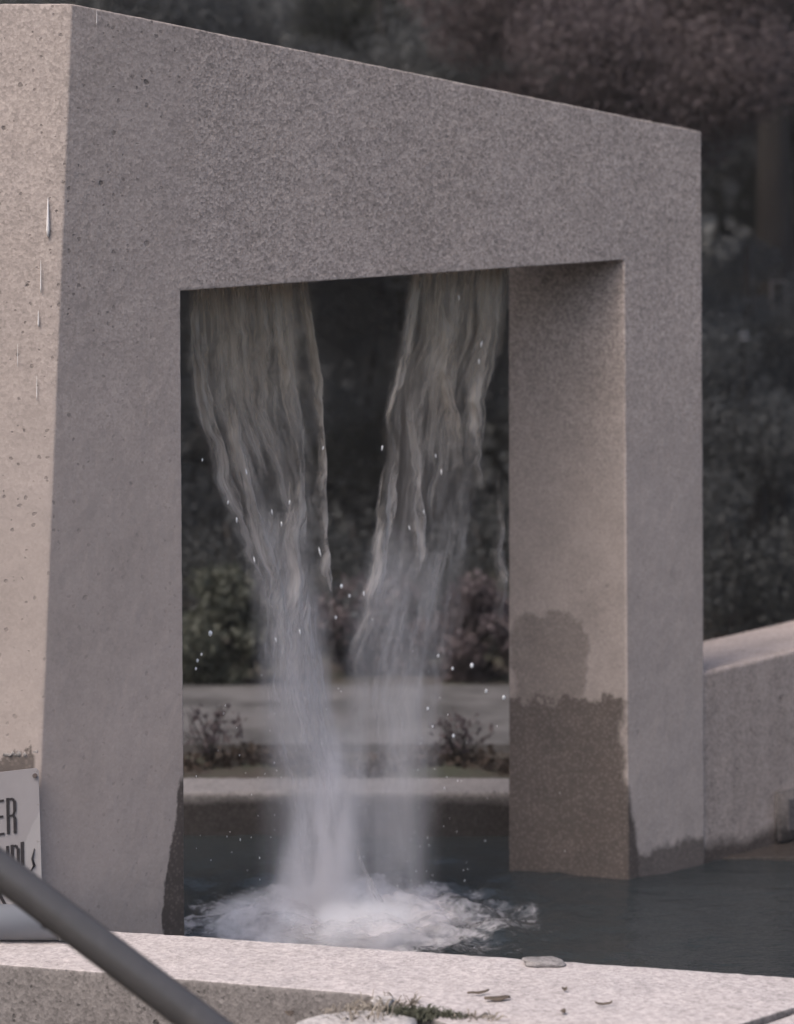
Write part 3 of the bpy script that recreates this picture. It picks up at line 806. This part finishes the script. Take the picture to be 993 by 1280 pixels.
def tree(name, loc, h, R3, zc, mats, label, nleaf=14000, size=.11, trunk_r=.12, nclump=40, lean=0.0, bare=0):
    root = empty(name, loc); tag(root, label, 'tree', 'trees standing beyond the pool')
    bm = bmesh.new(); pts = [(lean*t*h+.05*math.sin(t*5), .04*math.cos(t*4), t*h*.9) for t in np.linspace(0,1,9)]
    tube(bm, pts, [trunk_r*(1.25-.95*t) for t in np.linspace(0,1,9)], 10)
    bobj('trunk', bm, M_BARK, root, True)
    cs, rs = clumps((lean*h*.6,0,zc), R3, nclump, min(R3)*.42)
    for i in range(7):
        bm = bmesh.new(); z0 = max(.5, zc-R3[2]*.8)+i*R3[2]*.18; t0 = min(1, z0/(h*.9)); e = cs[i]
        s = Vector((lean*t0*h, 0, z0)); e = Vector(e); m = s.lerp(e, .5)+Vector((0,0,.15))
        tube(bm, [s, m, e], [trunk_r*.4, trunk_r*.25, trunk_r*.08], 6); bobj('limb', bm, M_BARK, root, True)
    for mt, fr, nm in mats:
        kk = rng.random(len(cs)) < (fr if fr < 1 else 2)
        ii = [i for i in range(len(cs)) if kk[i]] or [0]
        me = leaf_cloud([cs[i] for i in ii], [rs[i] for i in ii], int(6.5*nleaf*min(1, fr)), size*.34, nm)
        link(nm, me, mt, root)
    return root
def trees():
    # crown leaves are small against the distance; twice the number at two thirds the size
    tree('evergreen_tree', (-2.1,14.5,.17), 8.5, (1.7,1.3,3.7), 4.1, [(M_DARK,1,'crown'),(M_GREEN,.2,'crown_highlight')], 'dark evergreen tree seen above the left part of the lintel', 22000, .10, .16, 60)
    tree('evergreen_tree', (.1,15.5,.17), 9, (1.6,1.3,3.9), 4.3, [(M_DARK,1,'crown'),(M_GREEN,.12,'crown_highlight')], 'dark evergreen tree in the middle seen between the two streams', 22000, .10, .16, 60)
    tree('plum_tree', (1.9,13.0,.17), 6.6, (1.55,1.1,1.6), 4.75, [(M_RED,1,'crown')], 'purple leaved plum tree above the right end of the portal', 16000, .10, .11, 46)
    tree('tall_tree', (3.17,15.0,.17), 10, (2.0,1.4,2.6), 7.6, [(M_DARK,1,'crown'),(M_LITL,.1,'crown_highlight')], 'tall tree with a straight dark trunk right of the portal', 14000, .12, .17, 50)
    tree('leafy_tree', (4.3,16.8,.17), 8, (1.5,1.2,3.2), 4.0, [(M_DARK,1,'crown'),(M_LITL,.28,'crown_highlight')], 'leafy tree with sprays paled as lit behind the straight trunk at right edge', 14000, .13, .13, 50)
    tree('bushy_tree', (2.75,13.6,.17), 3.4, (1.2,.9,1.5), 1.7, [(M_DARK,1,'crown')], 'low dark bushy tree above the side wall', 15000, .08, .08, 40)
    tree('leafy_tree', (-4.0,17.0,.17), 9, (1.9,1.4,3.6), 5.0, [(M_DARK,1,'crown'),(M_LITL,.1,'crown_highlight')], 'tree behind the top left corner of the portal with a few leaves paled as lit', 14000, .12, .15, 50)
trees()
def shrub(name, p, R3, mats, n, size, label):
    root = empty(name, p); tag(root, label, 'shrub', 'shrubs along the far side of the path')
    cs, rs = clumps((0,0,R3[2]), R3, 18, min(R3)*.5)
    bm = bmesh.new()
    for i in range(6): e = Vector(cs[i]); tube(bm, [(random.uniform(-.04,.04),0,0), e*.5+Vector((0,0,.05)), e], [.015,.010,.004], 5)
    bobj('stems', bm, M_BARK, root, True)
    for mt, k, nm in mats: link(nm, leaf_cloud(cs, rs, int(n*k), size, nm), mt, root)
def shrubs():
    shrub('shrub', (.52,11.3,.17), (.42,.35,.33), [(M_RED,1,'foliage')], 5000, .05, 'reddish shrub behind the right stream next to the pier')
    shrub('shrub', (-.15,11.6,.17), (.45,.35,.30), [(M_RED,.7,'foliage'),(M_DARK,.4,'dark_foliage')], 5000, .05, 'dark reddish shrub hidden behind the falling spray')
    shrub('shrub', (-1.15,11.0,.17), (.35,.30,.33), [(M_GREEN,1,'foliage')], 5000, .05, 'olive green shrub seen left of the falls by the left pier')
    shrub('shrub', (2.35,9.6,.17), (.55,.35,.24), [(M_RED,.6,'foliage'),(M_GREEN,.4,'green_foliage')], 5000, .05, 'low brownish shrub just behind the side wall')
    shrub('shrub', (1.15,12.2,.17), (.5,.4,.55), [(M_DARK,1,'foliage')], 5000, .05, 'dark shrub behind the right pier')
shrubs()
def hedge():
    root = empty('clipped_hedge', (.4,12.7,.17)); tag(root, 'low dark hedge behind the shrubs on the far side of the path', 'hedge')
    bm = bmesh.new()
    for i in range(24): x = -5.2+i*.45; tube(bm, [(x,0,0),(x+.05,.02,.5),(x-.04,0,.95)], [.03,.02,.01], 6)
    bobj('stems', bm, M_BARK, root, True)
    cs = [(x, rng.uniform(-.2,.2), z) for x in np.arange(-5.5,5.6,.22) for z in (.2,.5,.75+.3*mnoise.noise(Vector((x*1.3,0,0))))]
    link('foliage', leaf_cloud(cs, [(.3,.3,.3)]*len(cs), 45000, .04, 'foliage'), M_DEEP, root)
hedge()
def twigs(px, py0, Y, h, label):
    p = at(px, py0, Y); root = empty('bare_shrub', (p.x, Y, .17)); tag(root, label, 'shrub', 'bare shrubs in the bed behind the pool')
    bm = bmesh.new()
    for i in range(9):
        a = random.uniform(-.9,.9); q = Vector((0,0,0)); pts = [q]
        for s in range(4):
            a += random.uniform(-.35,.35); q = q+Vector((math.sin(a), random.uniform(-.3,.3), abs(math.cos(a))+.1))*h/4*random.uniform(.6,1.1); pts.append(q)
        tube(bm, pts, [.006,.005,.004,.003,.0015], 5)
    bobj('twigs', bm, M_BARK, root, True)
    link('leaves', leaf_cloud([(0,0,h*.6)], [(h*.6,h*.4,h*.4)], 160, .03, 'leaves'), M_RED, root)
twigs(262, 940, 8.2, .30, 'bare twiggy shrub in the bed close to the left pier')
twigs(575, 940, 8.25, .26, 'bare twiggy shrub in the bed right of the falls')
def bed():
    cs = [(x, 8.2+.2*math.sin(x*7), .19) for x in np.linspace(-2.5,2,40)]
    o = link('bed_litter', leaf_cloud(cs, [(.12,.22,.04)]*len(cs), 5000, .035, 'bed_litter'), leaf_mat('litter', (.03,.022,.018), (.10,.075,.06))); tag(o, kind='stuff')
bed()
def wood():
    cs, rs = [], []
    for _ in range(420):
        cs.append((rng.uniform(-13,14), rng.uniform(21,26), rng.uniform(.3,13))); f = rng.uniform(.7,1.5); rs.append((f,f*.8,f*.9))
    me = leaf_cloud(cs, rs, 90000, .22, 'far_wood'); o = link('far_wood', me, M_DARK); tag(o, kind='stuff')
    bm = bmesh.new()
    prism(bm, [(-16,27),(17,27),(17,29),(-16,29)], .1, 13.5)
    bmesh.ops.subdivide_edges(bm, edges=bm.edges[:], cuts=14, use_grid_fill=True)
    for v in bm.verts:
        v.co.y += 1.2*mnoise.noise(v.co*.35); v.co.z += 1.0*mnoise.noise(v.co*.5+Vector((9,0,0)))*(v.co.z > 3)
    g = NT('wood_shade'); n = g.noise(3, 6, .7); g.bsdf(g.mix(n, (.03,.033,.033), (.07,.074,.07)), .9, n, .2, 1)
    tag(bobj('wooded_bank', bm, g.m, None, True), kind='stuff')
wood()
def far_bits():
    g = NT('pale_frame_paint'); g.bsdf((.16,.145,.14), .6)
    root = empty('hanging_frame', at(974, 400, 14.75)); tag(root, 'faint pale rectangular frame on the straight dark trunk', 'frame')
    s = 14.75/FPX
    for x0,x1,z0,z1 in ((-11,-8,0,50),(8,11,0,50),(-7.9,7.9,47,50),(-7.9,7.9,0,3)):
        bm = bmesh.new(); box(bm, x0*s, x1*s, -.015, .015, z0*s, z1*s); bobj('frame_bar', bm, g.m, root)
    g2 = NT('white_tag'); g2.bsdf((.32,.32,.34), .5)
    Y = 12.85; p = at(931, 425, Y); root = empty('garden_marker', (p.x, Y, .17)); tag(root, 'tiny white two bar marker on a stake in the dark shrubs at right', 'marker')
    bm = bmesh.new(); prism(bm, [(-.008,.26),(.008,.26),(.008,.275),(-.008,.275)], 0, 1.0); bmesh.ops.translate(bm, verts=[v for v in bm.verts if v.co.z > .5], vec=(0,-.255,p.z-.17+.07-1.0)); bobj('stake', bm, M_BARK, root)
    for dz, x0, x1 in ((.0,-.03,.034),(.038,-.036,.028)):
        bm = bmesh.new(); box(bm, x0, x1, -.006, .003, p.z-.17+dz, p.z-.17+dz+.016); bobj('plate', bm, g2.m, root)
far_bits()

# ------------------------------------------------------------------ thin haze volume added to lift the dark tones
def added_haze():
    g = NT('added_haze_air'); v = g.n('ShaderNodeVolumePrincipled'); v.inputs['Color'].default_value = (.96,.94,.95,1); v.inputs['Density'].default_value = .0010
    g.l(v.outputs[0], g.out.inputs['Volume'])
    bm = bmesh.new(); box(bm, -40, 40, -12, 60, -1.7, 17)
    tag(bobj('added_haze', bm, g.m), kind='stuff')
added_haze()
